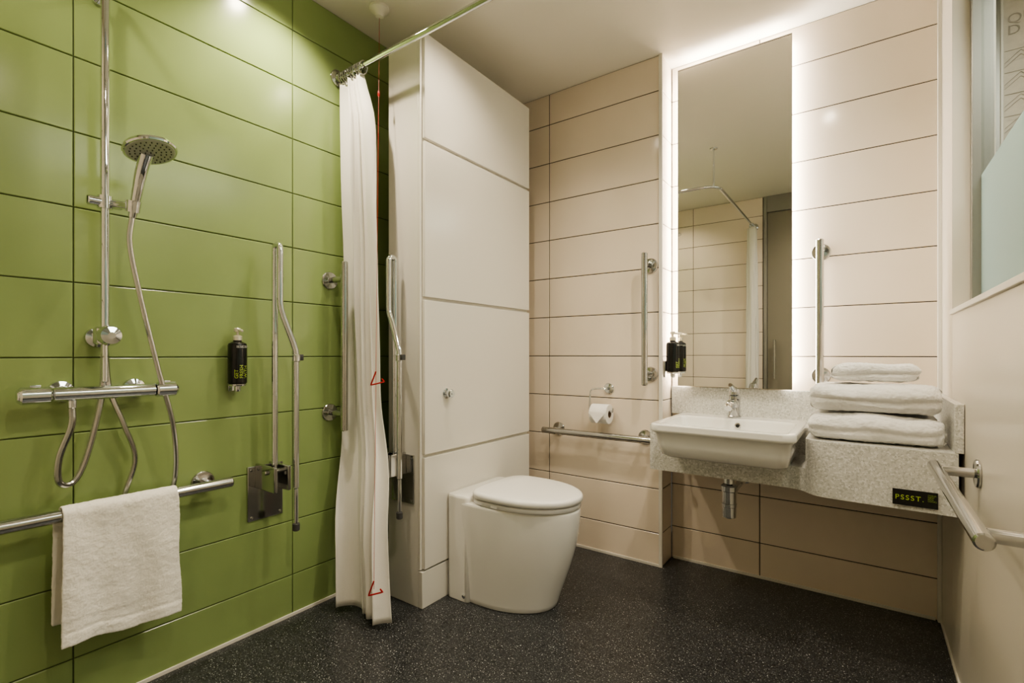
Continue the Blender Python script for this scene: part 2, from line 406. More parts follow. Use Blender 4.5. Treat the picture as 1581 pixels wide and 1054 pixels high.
# tap
tx, ty = 1.553, 2.492
M_tap = mat('dark_reflective_chrome', (0.55, 0.56, 0.57), 0.06, 1.0)
bm = bmesh.new()
lathe(bm, [(0.030, 0.0005), (0.030, 0.006), (0.026, 0.009), (0.025, 0.05), (0.026, 0.085), (0.025, 0.10), (0.016, 0.106)], (tx, ty, BZ), (0, 0, 1))
tb = mk('body', bm, M_tap, True)
bm = bmesh.new(); sp = catmull([(tx, ty - 0.01, BZ + 0.055), (tx, ty - 0.05, BZ + 0.072), (tx, ty - 0.10, BZ + 0.070), (tx, ty - 0.13, BZ + 0.052)], 6)
sweep(bm, sp, [0.019 - 0.004 * i / len(sp) for i in range(len(sp))])
tsp = mk('spout', bm, M_tap, True)
bm = bmesh.new(); sp = catmull([(tx, ty + 0.012, BZ + 0.114), (tx, ty - 0.02, BZ + 0.132), (tx, ty - 0.09, BZ + 0.156)], 6)
sweep(bm, sp, [0.018 - 0.010 * i / len(sp) for i in range(len(sp))])
lathe(bm, [(0.023, 0.1065), (0.024, 0.115), (0.020, 0.132), (0.006, 0.141)], (tx, ty, BZ), (0, 0, 1))
tl = mk('lever', bm, M_tap, True)
thing('mixer_tap', (tx, ty, BZ), [tb, tsp, tl], "polished chrome single-lever mixer tap on washbasin", "tap")

# trap
bm = bmesh.new(); qx, qy = 1.545, 2.42
rod(bm, (qx, qy, 0.6098), (qx, qy, 0.555), 0.017); lathe(bm, [(0.024, 0), (0.024, 0.03)], (qx, qy, 0.56), (0, 0, 1))
tt1 = mk('inlet', bm, M_chrome, True)
bm = bmesh.new(); lathe(bm, [(0.024, 0), (0.030, 0.004), (0.031, 0.05), (0.033, 0.052), (0.033, 0.066), (0.031, 0.068), (0.031, 0.12), (0.036, 0.124), (0.036, 0.145), (0.028, 0.152)], (qx, qy, 0.402), (0, 0, 1))
tt2 = mk('bottle', bm, M_chrome, True)
bm = bmesh.new(); rod(bm, (qx, qy + 0.03, 0.51), (qx, 2.797, 0.51), 0.017); lathe(bm, [(0.026, 0), (0.026, 0.025)], (qx, qy + 0.03, 0.51), (0, 1, 0)); lathe(bm, [(0.035, 0), (0.030, 0.008), (0.02, 0.010)], (qx, 2.7995, 0.51), (0, -1, 0))
tt3 = mk('waste_pipe', bm, M_chrome, True)
thing('bottle_trap', (qx, qy, 0.402), [tt1, tt2, tt3], "chrome bottle trap hanging under the vanity counter", "pipe trap")

# ---------------------------------------------------------------- mirror
MX0, MX1, MZ0, MZ1, MY = 1.218, 1.762, 0.978, 2.705, 2.735
gl = bx('glass', (MX0, MY, MZ0), (MX1, MY + 0.006, MZ1), M_mirror, 0.0)
bk = bx('backing', (MX0 + 0.028, MY + 0.0065, MZ0 + 0.02), (MX1 - 0.028, 2.799, MZ1 - 0.03), M_white)
bm = bmesh.new()
box(bm, (MX0 - 0.003, MY - 0.002, MZ0), (MX0 - 0.0002, MY + 0.008, MZ1)); box(bm, (MX1 + 0.0002, MY - 0.002, MZ0), (MX1 + 0.003, MY + 0.008, MZ1)); box(bm, (MX0 - 0.003, MY - 0.002, MZ1 + 0.0002), (MX1 + 0.003, MY + 0.008, MZ1 + 0.006))
ed = mk('edge_trim', bm, M_steel)
l1 = bx('light_strip', (MX0 + 0.012, MY + 0.022, MZ0 + 0.03), (MX0 + 0.0275, MY + 0.055, MZ1 - 0.005), M_led)
l2 = bx('light_strip', (MX1 - 0.0275, MY + 0.022, MZ0 + 0.03), (MX1 - 0.012, MY + 0.055, MZ1 - 0.005), M_led)
top_fill_strip = bx('light_strip', (MX0 + 0.03, MY + 0.022, MZ1 - 0.029), (MX1 - 0.03, MY + 0.050, MZ1 - 0.016), M_led)  # extra strip added to brighten the ceiling; the mirror is backlit only at its sides
thing('wall_mirror', (1.49, 2.799, MZ0), [gl, bk, ed, l1, l2, top_fill_strip], "tall frameless rectangular mirror with glowing backlit side edges", "mirror")

# ---------------------------------------------------------------- grab rails
def grab_rail(p0, p1, N, off, fl, label, r=0.0165):
    p0 = Vector(p0); p1 = Vector(p1); N = Vector(N)
    bm = bmesh.new(); rod(bm, p0 + N * off, p1 + N * off, r, 24, 0.004); bar = mk('bar', bm, M_steel, True)
    parts = [bar]
    for f in fl:
        q = p0.lerp(p1, f)
        bm = bmesh.new(); lathe(bm, [(0.041, 0.0005), (0.041, 0.005), (0.038, 0.009), (0.016, 0.0105), (0.014, 0.0115), (0.0135, off - r * 0.7)], q, N, 32)
        parts.append(mk('flange', bm, M_steel, True))
    thing('grab_rail', tuple(p0), parts, label, "grab rail", "steel grab rails")
grab_rail((1.100, 2.63, 0.985), (1.100, 2.63, 1.69), (0, -1, 0), 0.095, [0.08, 0.92], "short vertical satin steel grab rail on cream tiles near toilet roll")
grab_rail((1.880, 2.80, 1.00), (1.880, 2.80, 1.69), (0, -1, 0), 0.085, [0.07, 0.93], "vertical satin steel grab rail beside mirror and folded towels")
grab_rail((0.455, 2.63, 0.695), (1.14, 2.63, 0.695), (0, -1, 0), 0.085, [0.10, 0.90], "horizontal satin steel grab rail low on cream tiles behind toilet")
grab_rail((0, 0.02, 0.665), (0, 0.905, 0.665), (1, 0, 0), 0.09, [0.08, 0.925], "horizontal steel grab rail on green tiles with towel over it", 0.019)
grab_rail((0, 1.385, 0.80), (0, 1.385, 1.575), (1, 0, 0), 0.115, [0.10, 0.90], "vertical satin steel grab rail on green tiles beside shower curtain")
grab_rail((2.3195, 1.22, 0.81), (2.3195, 2.02, 0.805), (-1, 0, 0), 0.093, [0.07, 0.90], "horizontal satin steel grab rail on plain cream wall near counter")

def drop_rail(O, U, N, n0, n1, label, hw=0.075, pz=(0.465, 0.69), du=0.062):
    O = Vector(O); U = Vector(U); N = Vector(N); Z = Vector((0, 0, 1))
    def P(u, n, z): return O + U * u + N * n + Z * z
    def pbox(bm, a, b, bev=0.003):
        A = P(*a); B = P(*b); lo = Vector(map(min, A, B)); hi = Vector(map(max, A, B)); box(bm, lo, hi, bev)
    bm = bmesh.new(); pbox(bm, (-hw, 0.0005, pz[0]), (hw, 0.008, pz[1]), 0.003)
    for u in (-hw + .015, hw - .015):
        for z in (pz[0] + .015, pz[1] - .015): lathe(bm, [(0.006, 0.0075), (0.006, 0.010), (0.003, 0.011)], P(u, 0, z), N, 12)
    plate = mk('wall_plate', bm, M_steel, True)
    bm = bmesh.new(); pbox(bm, (-0.045, 0.008, 0.60), (-0.030, n1 + 0.02, 0.70)); pbox(bm, (0.012, 0.008, 0.60), (0.027, n1 + 0.02, 0.70))
    rod(bm, P(-0.055, n0 + 0.005, 0.675), P(0.037, n0 + 0.005, 0.675), 0.010)
    br = mk('hinge_bracket', bm, M_steel, True)
    bm = bmesh.new(); uu = -0.009; top = 1.595
    path = [P(uu, n0, 0.655), P(uu, n0, 1.0), P(uu, n0, top - 0.03)]
    rr = (n1 - n0) / 2
    for k in range(9):
        a = math.pi * k / 8; path.append(P(uu, n0 + rr - rr * math.cos(a), top - 0.02 + rr * math.sin(a)))
    path += [P(uu, n1, top - 0.05), P(uu, n1, 1.36)]
    path += [P(uu + du * 0.05, n1, 1.335), P(uu + du * 0.2, n1, 1.305), P(uu + du * 0.8, n1 + 0.01, 1.20), P(uu + du * 0.97, n1 + 0.012, 1.165), P(uu + du, n1 + 0.012, 1.13)]
    sweep(bm, path, 0.0125, 16)
    tube = mk('folding_arm', bm, M_chrome, True)
    lu = uu + du; ln = n1 + 0.012
    bm = bmesh.new(); rod(bm, P(lu, ln, 1.13), P(lu, ln, 0.60), 0.0115); rod(bm, P(lu, ln, 0.60), P(lu, ln, 0.455), 0.009)
    rod(bm, P(lu, ln, 1.12), P(lu, ln, 1.15), 0.0165)
    leg = mk('support_leg', bm, M_chrome, True)
    bm = bmesh.new(); rod(bm, P(lu, ln, 0.425), P(lu, ln, 0.456), 0.014); foot = mk('rubber_foot', bm, M_rubber, True)
    bm = bmesh.new(); pbox(bm, (lu + 0.012, ln - 0.01, 1.125), (lu + 0.028, ln + 0.01, 1.15), 0.002); clip = mk('clip', bm, M_rubber, True)
    thing('folding_support_rail', tuple(P(0, 0, pz[0])), [plate, br, tube, (leg, [foot, clip])], label, "support rail", "folding support rails")
drop_rail((0, 1.078, 0), (0, 1, 0), (1, 0, 0), 0.095, 0.135, "folded-up chrome hinged support rail on green shower tiles")
drop_rail((0.305, CY0, 0), (1, 0, 0), (0, -1, 0), 0.045, 0.080, "folded-up chrome hinged support rail beside curtain and tall cupboard", du=0.085)

# ---------------------------------------------------------------- shower
RY = 0.525
bm = bmesh.new(); rod(bm, (0.065, RY, 1.235), (0.065, RY, 2.34), 0.012)
path = catmull([(0.065, RY, 2.33), (0.075, RY, 2.38), (0.12, RY, 2.405), (0.45, RY, 2.405), (0.47, RY, 2.395), (0.475, RY, 2.36)], 6); sweep(bm, path, 0.011)
rod(bm, (0.065, RY, 1.06), (0.065, RY, 1.19), 0.009)
rod(bm, (0.001, RY, 2.32), (0.065, RY, 2.32), 0.008); lathe(bm, [(0.024, .0005), (0.022, 0.008)], (0, RY, 2.32), (1, 0, 0))
riser = mk('riser_pipe', bm, M_chrome, True)
bm = bmesh.new(); lathe(bm, [(0.012, 0.02), (0.03, 0.012), (0.095, 0.006), (0.10, 0.0), (0.095, -0.004)], (0.475, RY, 2.345), (0, 0, 1), 40)
rose = mk('overhead_rose', bm, M_chrome, True)
bm = bmesh.new(); ZB = 1.03; XBAR = 0.085
rod(bm, (XBAR, 0.395, ZB), (XBAR, 0.655, ZB), 0.021)
for y in (0.43, 0.62):
    lathe(bm, [(0.034, 0.0005), (0.032, 0.012), (0.018, 0.016), (0.017, XBAR - 0.012)], (0, y, ZB + 0.004), (1, 0, 0))
rod(bm, (XBAR, 0.44, ZB - 0.018), (XBAR, 0.44, ZB - 0.045), 0.011)
bar = mk('mixer_bar', bm, M_chrome, True)
knobs = []
for a, b in ((0.322, 0.393), (0.657, 0.718)):
    bm = bmesh.new(); rod(bm, (XBAR, a, ZB), (XBAR, b, ZB), 0.0255, 24, 0.005)
    m = a if a < .5 else b
    rod(bm, (XBAR, m - 0.004, ZB), (XBAR, m + 0.004, ZB), 0.019)
    box(bm, (XBAR - 0.004, (a + b) / 2 - 0.012, ZB + 0.022), (XBAR + 0.004, (a + b) / 2 + 0.012, ZB + 0.030), 0.001)
    knobs.append(mk('control_knob', bm, M_chrome, True))
bm = bmesh.new(); lathe(bm, [(0.033, .0005), (0.031, 0.010), (0.016, 0.014), (0.016, 0.05)], (0, RY - 0.005, 1.205), (1, 0, 0))
lathe(bm, [(0.026, -0.028), (0.030, -0.022), (0.030, 0.022), (0.024, 0.028)], (0.065, RY, 1.21), (0, 0, 1))
lathe(bm, [(0.022, 0.02), (0.031, 0.035), (0.033, 0.055), (0.027, 0.068), (0.01, 0.072)], (0.06, RY, 1.21), (1, 0, 0))
div = mk('diverter', bm, M_chrome, True)
ZH = 1.638
bm = bmesh.new(); rod(bm, (0.065, RY - 0.045, ZH), (0.065, RY + 0.045, ZH), 0.016); lathe(bm, [(0.02, -0.02), (0.02, 0.02)], (0.065, RY, ZH), (0, 0, 1))
rod(bm, (0.07, RY + 0.02, ZH), (0.135, RY + 0.052, ZH - 0.012), 0.013)
lathe(bm, [(0.019, -0.018), (0.021, 0.018)], (0.138, RY + 0.053, ZH - 0.012), (0.28, 0.0, 1))
slid = mk('slider_bracket', bm, M_chrome, True)
hb = Vector((0.128, RY + 0.053, ZH - 0.045)); ht = Vector((0.200, RY + 0.062, ZH + 0.130))
bm = bmesh.new(); hp = catmull([hb, hb.lerp(ht, 0.4), hb.lerp(ht, 0.8), ht + Vector((0.02, 0, 0.012))], 6)
sweep(bm, hp, [0.0115 + 0.009 * (i / len(hp)) for i in range(len(hp))])
hax = Vector((0.30, 0.10, -0.95)).normalized(); hc = ht + Vector((0.035, 0.005, 0.022))
lathe(bm, [(0.02, -0.020), (0.052, -0.014), (0.070, -0.004), (0.073, 0.004), (0.070, 0.009)], hc, hax, 40)
hand = mk('handset', bm, M_chrome, True, 40)
bm = bmesh.new(); lathe(bm, [(0.065, 0.0092), (0.063, 0.011)], hc, hax, 40)
u = hax.cross(Vector((0, 1, 0))).normalized(); w = hax.cross(u)
for rr_, nn in ((0.0, 1), (0.014, 6), (0.028, 12), (0.041, 18), (0.054, 24)):
    for k in range(nn):
        a = 2 * math.pi * k / nn
        lathe(bm, [(0.0022, 0.0105), (0.0018, 0.0135)], hc + (u * math.cos(a) + w * math.sin(a)) * rr_, hax, 6, 1)
face = mk('spray_face', bm, [mat('grey_spray_face', (0.50, 0.50, 0.48), 0.3, 0.5), M_rubber], True)
bm = bmesh.new(); hz = catmull([hb, (0.12, RY + 0.05, 1.50), (0.11, RY + 0.085, 1.32), (0.10, RY + 0.135, 1.10), (0.085, RY + 0.185, 0.90), (0.06, RY + 0.20, 0.72), (0.035, RY + 0.17, 0.60), (0.03, RY + 0.11, 0.56), (0.03, RY + 0.055, 0.60), (0.035, RY + 0.060, 0.68), (0.05, RY + 0.085, 0.80), (0.062, RY + 0.050, 0.92), (0.062, RY + 0.012, 1.04), (0.065, RY, 1.185)], 10)
sweep(bm, hz, 0.0082, 10)
hose = mk('hose', bm, M_hose, True)
bm = bmesh.new(); hz = catmull([(XBAR, 0.44, ZB - 0.04), (XBAR, 0.438, 0.93), (0.08, 0.412, 0.84), (0.075, 0.412, 0.765), (0.065, 0.445, 0.755), (0.06, 0.475, 0.81), (0.06, 0.505, 0.94), (0.058, RY - 0.004, 1.05), (0.062, RY - 0.002, 1.185)], 10)
sweep(bm, hz, 0.009, 10)
hose2 = mk('hose', bm, M_hose, True)
thing('shower_set', (0.0, RY, 0.9), [riser, rose, (bar, knobs), div, slid, (hand, [face]), hose, hose2], "chrome thermostatic bar shower with handset and hoses on green tiles", "shower")

# ---------------------------------------------------------------- soap dispensers
M_pump = mat('pump_metal', (0.75, 0.72, 0.62), 0.25, 0.6)
def dispenser(cx, cy, z0, N, label):
    N = Vector(N); U = Vector((0, 0, 1)).cross(N)
    r = 0.034
    bm = bmesh.new(); lathe(bm, [(r - 0.004, 0), (r, 0.004), (r, 0.150), (r - 0.003, 0.158), (0.016, 0.166), (0.014, 0.170)], (cx, cy, z0), (0, 0, 1), 32)
    bo = mk('bottle', bm, M_black, True)
    bm = bmesh.new(); c = Vector((cx, cy, z0))
    lathe(bm, [(0.0165, 0.1702), (0.0165, 0.186), (0.012, 0.190), (0.005, 0.192), (0.005, 0.203), (0.013, 0.204), (0.013, 0.216), (0.010, 0.219)], c, (0, 0, 1), 24)
    rod(bm, c + Vector((0, 0, 0.211)), c + Vector((0, 0, 0.206)) + N * 0.04, 0.005)
    pu = mk('pump', bm, M_pump, True)
    ts = []
    for k, s in enumerate(("WITH", "FRESH", "GET")):
        t = text_mesh('lettering', s, 0.019, M_lime, 'LEFT')
        for v in t.data.vertices:
            x, y, dz = v.co
            a = (-y + (k - 1) * -0.018) / r
            v.co = c + N * (math.cos(a) * (r + 0.0003 + dz * 0.3)) + U * (math.sin(a) * (r + 0.0003)) + Vector((0, 0, 0.022 + x))
        ts.append(t)
    t = text_mesh('small_lettering', "THE STUFF THAT MAKES\nYOU SMELL GOOD", 0.0055, M_whitep, 'LEFT')
    for v in t.data.vertices:
        x, y, dz = v.co; a = x / r - 0.55
        v.co = c + N * (math.cos(a) * (r + 0.0003 + dz * 0.3)) + U * (math.sin(a) * (r + 0.0003)) + Vector((0, 0, 0.145 + y))
    ts.append(t)
    bm = bmesh.new()
    wallp = c - N * (r + 0.012)
    A = wallp + U * 0.018 + Vector((0, 0, -0.03)); B = c - N * (r + 0.0005) - U * 0.018 + Vector((0, 0, 0.06))
    lo = Vector(map(min, A, B)); hi = Vector(map(max, A, B)); box(bm, lo, hi, 0.002)
    lathe(bm, [(0.030, -0.008), (0.032, -0.004), (0.032, -0.0005)], c, (0, 0, 1), 24)
    lathe(bm, [(0.010, -0.030), (0.012, -0.026), (0.012, -0.009)], c, (0, 0, 1), 16)
    br = mk('bracket', bm, M_chrome, True)
    thing('soap_dispenser', tuple(c - N * (r + 0.012)), [(bo, ts), pu, br], label, "soap dispenser", "soap dispensers")
dispenser(0.0465, 0.945, 1.035, (1, 0, 0), "black pump soap bottle with lime print on green tiles")
dispenser(1.2065, 2.672, 1.055, (1, 0, 0), "black pump soap bottle in chrome bracket beside the mirror edge")

# ---------------------------------------------------------------- toilet roll
hx, hzz = 0.835, 0.955
bm = bmesh.new(); lathe(bm, [(0.030, 0.0005), (0.030, 0.006), (0.026, 0.010), (0.010, 0.012), (0.009, 0.045)], (hx + 0.02, 2.63, hzz), (0, -1, 0))
ca = mk('flange', bm, M_chrome, True)
bm = bmesh.new(); pp = catmull([(hx + 0.02, 2.585, hzz), (hx - 0.03, 2.58, hzz), (hx - 0.062, 2.575, hzz - 0.008), (hx - 0.070, 2.57, hzz - 0.03), (hx - 0.070, 2.565, hzz - 0.10), (hx - 0.066, 2.56, hzz - 0.122), (hx - 0.03, 2.56, hzz - 0.126), (hx + 0.062, 2.56, hzz - 0.126), (hx + 0.072, 2.56, hzz - 0.118), (hx + 0.074, 2.56, hzz - 0.105)], 6)
sweep(bm, pp, 0.005, 12); ar = mk('arm', bm, M_chrome, True)
thing('toilet_roll_holder', (hx, 2.63, hzz), [ca, ar], "chrome wire toilet roll holder on cream tiles", "toilet roll holder")
bm = bmesh.new(); n = 40; cz = hzz - 0.14; cyy = 2.56
def ringx(x, r): return [Vector((x, cyy + r * math.cos(2 * math.pi * k / n), cz + r * math.sin(2 * math.pi * k / n))) for k in range(n)]
loft(bm, [ringx(hx + 0.055, 0.021), ringx(hx + 0.055, 0.053), ringx(hx + 0.053, 0.055), ringx(hx - 0.047, 0.055), ringx(hx - 0.049, 0.053), ringx(hx - 0.049, 0.021)], False, False)
rl = mk('paper', bm, M_paper, True)
bm = bmesh.new(); loft(bm, [ringx(hx + 0.054, 0.0205), ringx(hx + 0.054, 0.0195), ringx(hx - 0.048, 0.0195), ringx(hx - 0.048, 0.0205), ringx(hx + 0.054, 0.0205)], False, False)
cr = mk('core', bm, M_card, True)
bm = bmesh.new()
vs = [bm.verts.new(p) for p in ((hx - 0.049, cyy - 0.056, cz + 0.012), (hx + 0.055, cyy - 0.056, cz + 0.012), (hx + 0.003, cyy - 0.060, cz - 0.048))]
bm.faces.new(vs); r_ = bmesh.ops.extrude_face_region(bm, geom=bm.faces[:])
for g in r_['geom']:
    if isinstance(g, bmesh.types.BMVert): g.co.y -= 0.0012
fd = mk('folded_tip', bm, M_paper)
thing('toilet_paper_roll', (hx, cyy, cz - 0.055), [rl, cr, fd], "white toilet paper roll with pointed folded end on chrome holder", "toilet paper")

# ---------------------------------------------------------------- curtain rail + curtain
RZ, RYc = 2.468, 1.43
bm = bmesh.new()
pth = [(0.005, RYc, RZ), (0.5, RYc, RZ), (1.0, RYc, RZ)]
for k in range(1, 9):
    a = math.pi / 2 * k / 8; pth.append((1.0 + 0.12 * math.sin(a), RYc - 0.12 + 0.12 * math.cos(a), RZ))
pth += [(1.12, 0.8, RZ), (1.12, YR + 0.01, RZ)]
sweep(bm, pth, 0.0125, 16); rl = mk('rail', bm, M_chrome, True)
bm = bmesh.new(); lathe(bm, [(0.040, 0.0005), (0.039, 0.006), (0.022, 0.014), (0.020, 0.03)], (0, RYc, RZ), (1, 0, 0)); fl1 = mk('flange', bm, M_steel, True)
bm = bmesh.new(); lathe(bm, [(0.040, 0.0005), (0.039, 0.006), (0.022, 0.014), (0.020, 0.03)], (1.12, YR, RZ), (0, 1, 0)); fl2 = mk('flange', bm, M_steel, True)
bm = bmesh.new(); rod(bm, (1.085, RYc - 0.035, RZ + 0.012), (1.085, RYc - 0.035, H - 0.001), 0.007); lathe(bm, [(0.03, 0.001), (0.028, 0.006), (0.01, 0.01)], (1.085, RYc - 0.035, H), (0, 0, -1)); hg = mk('ceiling_hanger', bm, M_chrome, True)
thing('shower_curtain_rail', (0, RYc, RZ), [rl, fl1, fl2, hg], "polished chrome L-shaped shower curtain rail fixed to green tiles", "curtain rail")

def lerpk(keys, z):
    keys = sorted(keys)
    if z <= keys[0][0]: return keys[0][1]
    for (a, va), (b, vb) in zip(keys[:-1], keys[1:]):
        if z <= b:
            t = (z - a) / (b - a); return va + (vb - va) * t
    return keys[-1][1]
def curtain(name, zt, zb, x0k, x1k, yk, ak, nf, mat_, swap=None, ph=0):
    bm = bmesh.new(); NZ, NS = 90, nf * 22; rows = []
    for i in range(NZ + 1):
        z = zt + (zb - zt) * i / NZ; row = []
        sm = lambda K: (lerpk(K, z - 0.08) + lerpk(K, z) * 2 + lerpk(K, z + 0.08)) / 4
        x0, x1, yc, A = sm(x0k), sm(x1k), sm(yk), sm(ak)
        for j in range(NS + 1):
            s = j / NS
            warp = s + 0.08 * math.sin(2 * math.pi * s * 1.3 + 0.7)
            wv = warp * nf * 2 * math.pi + 1.6 * noise.noise(Vector((s * 3, z * 0.9, 3.3))) + ph
            sw = s + 0.16 / nf * math.sin(wv * 2 + 0.5) * min(1, s * 8)
            am = A * (0.50 + 0.85 * (0.5 + 0.5 * math.sin(s * 9.3 + z * 1.6)))
            x = x0 + (x1 - x0) * sw + 0.008 * noise.noise(Vector((s * 6, z * 1.5, 1)))
            y = yc + am * math.sin(wv) + 0.20 * am * math.sin(wv * 2.3 + z * 2) + 0.3 * A * noise.noise(Vector((s * 5, z * 2.6, 7)))
            p = (max(x, 0.008) if not swap else x, y, z)
            row.append(bm.verts.new(swap(p) if swap else p))
        rows.append(row)
    for a, b in zip(rows[:-1], rows[1:]):
        for j in range(NS): bm.faces.new((a[j], a[j + 1], b[j + 1], b[j]))
    ob = mk(name, bm, mat_, True, 180)
    md = ob.modifiers.new('s', 'SOLIDIFY'); md.thickness = 0.0015
    return ob
cl = curtain('cloth', 2.435, 0.030,
    [(0, 0.130), (0.3, 0.100), (0.6, 0.050), (0.85, 0.016), (1.6, 0.014), (2.3, 0.014), (2.44, 0.02)],
    [(0, 0.440), (0.6, 0.365), (0.9, 0.290), (1.4, 0.262), (1.9, 0.250), (2.25, 0.235), (2.38, 0.19), (2.44, 0.17)],
    [(0, 1.362), (0.4, 1.385), (0.70, 1.440), (0.82, 1.449), (1.60, 1.449), (1.9, 1.44), (2.44, 1.43)],
    [(0, 0.030), (0.5, 0.023), (0.8, 0.017), (1.6, 0.017), (2.2, 0.022), (2.44, 0.012)], 4, M_curt)
rings = []
for k in range(11):
    x = 0.036 + k * 0.0155
    bm = bmesh.new(); pts = []
    tilt = random.uniform(-0.008, 0.008)
    for q in range(25):
        a = 2 * math.pi * q / 24; pts.append((x + tilt * math.sin(a), RYc + 0.022 * math.cos(a), RZ - 0.010 + 0.027 * math.sin(a)))
    sweep(bm, pts, 0.0032, 8, False); rings.append(mk('ring', bm, M_steel, True))
thing('shower_curtain', (0.2, 1.4, 0.03), [cl] + rings, "gathered white fabric shower curtain hanging by rings against green wall", "shower curtain")
cl2 = curtain('cloth', 2.44, 0.03, [(0, -0.12), (2.4, -0.11)], [(0, 0.03), (2.4, 0.01)], [(0, 1.12), (2.4, 1.12)], [(0, 0.04), (2.4, 0.035)], 4, M_curt, swap=lambda p: (p[1], p[0], p[2]))
rings = []
for k in range(6):
    y = -0.10 + k * 0.02
    bm = bmesh.new(); pts = [(1.12 + 0.021 * math.cos(2 * math.pi * q / 24), y, RZ - 0.010 + 0.026 * math.sin(2 * math.pi * q / 24)) for q in range(25)]
    sweep(bm, pts, 0.0025, 8, False); rings.append(mk('ring', bm, M_chrome, True))
thing('shower_curtain', (1.12, -0.05, 0.03), [cl2] + rings, "gathered white shower curtain at the far end of the rail", "shower curtain")

# ---------------------------------------------------------------- emergency pull cord
c0 = Vector((0.207, 1.51, H)); c1 = Vector((0.435, 1.295, 0.20))
bm = bmesh.new(); lathe(bm, [(0.045, 0.0005), (0.045, 0.012), (0.040, 0.016), (0.024, 0.030), (0.018, 0.044), (0.006, 0.048)], c0, (0, 0, -1)); ba = mk('ceiling_switch', bm, M_plastic, True)
bm = bmesh.new(); s0 = c0 - Vector((0, 0, 0.046)); sweep(bm, [s0.lerp(c1, k / 10) for k in range(11)], 0.0009, 8)
lathe(bm, [(0.003, 0), (0.0055, -0.01), (0.0055, -0.022), (0.003, -0.027)], s0.lerp(c1, 0.145), (0, 0, 1), 12)
co = mk('cord', bm, M_red, True)
tri = []
for f in (0.665, 1.0):
    p = s0.lerp(c1, f); bm = bmesh.new(); rx, ry = 0.81, 0.58
    a = p + Vector((0.0, 0, 0.032)); b = p + Vector((-rx * 0.022, -ry * 0.022, -0.026)); c = p + Vector((rx * 0.036, ry * 0.036, -0.012))
    sweep(bm, [a, a.lerp(b, .9), b, b.lerp(c, .1), b.lerp(c, .9), c, c.lerp(a, .1), c.lerp(a, .3)], 0.0032, 8); tri.append(mk('triangle_pull', bm, M_red, True))
thing('emergency_pull_cord', tuple(c0), [ba, co] + tri, "red emergency cord with triangle pulls hanging from white ceiling switch", "pull cord")

# ---------------------------------------------------------------- hanging towel
bm = bmesh.new(); NY, rb = 40, 0.0235; rows = []
xr, zr = 0.09, 0.665
pf = []
for k in range(0, 50): pf.append((1, k / 49))
for k in range(1, 12): pf.append((2, k / 12))
for k in range(0, 20): pf.append((3, k / 19))
for j in range(NY + 1):
    s = j / NY; col = []
    for kind, q in pf:
        if kind == 1:
            zb = 0.285 - 0.025 * s + 0.006 * math.sin(s * 9)
            z = zb + (zr - zb) * q; dn = 1 - q
            x = xr + rb + 0.012 * dn + 0.012 * dn * math.sin(s * 8 + 1) + 0.005 * math.sin(s * 17) * dn
            if 0.10 < q < 0.115 or 0.185 < q < 0.20: x -= 0.003
            elif 0.115 <= q <= 0.185: x -= 0.0015
            y0, y1 = 0.412 - 0.008 * dn, 0.715 + 0.004 * dn + 0.003 * math.sin(q * 9)
        elif kind == 2:
            a = math.pi * q; x = xr + rb * math.cos(a); z = zr + rb * math.sin(a); y0, y1 = 0.412, 0.715
        else:
            dn = q; z = zr - (zr - 0.33) * q; x = xr - rb - 0.004 * dn + 0.006 * dn * math.sin(s * 7); y0, y1 = 0.400 - 0.004 * dn, 0.712
            x = max(x, 0.052)
        y = y0 + (y1 - y0) * s
        nn = noise.noise(Vector((y * 14, z * 12, x * 5))) * 0.004
        col.append(bm.verts.new((x + nn, y, z + nn * .5)))
    rows.append(col)
for a, b in zip(rows[:-1], rows[1:]):
    for k in range(len(pf) - 1): bm.faces.new((a[k], a[k + 1], b[k + 1], b[k]))
tw = mk('hand_towel', bm, M_towel, True, 180)
md = tw.modifiers.new('s', 'SOLIDIFY'); md.thickness = 0.007; md.offset = 0.6
single(tw, (xr, 0.56, 0.27), "white terry hand towel draped over steel rail on green tiles", "towel")
fluff(tw, 2, 0.004, 0.0018, 0.02, 0.0025)

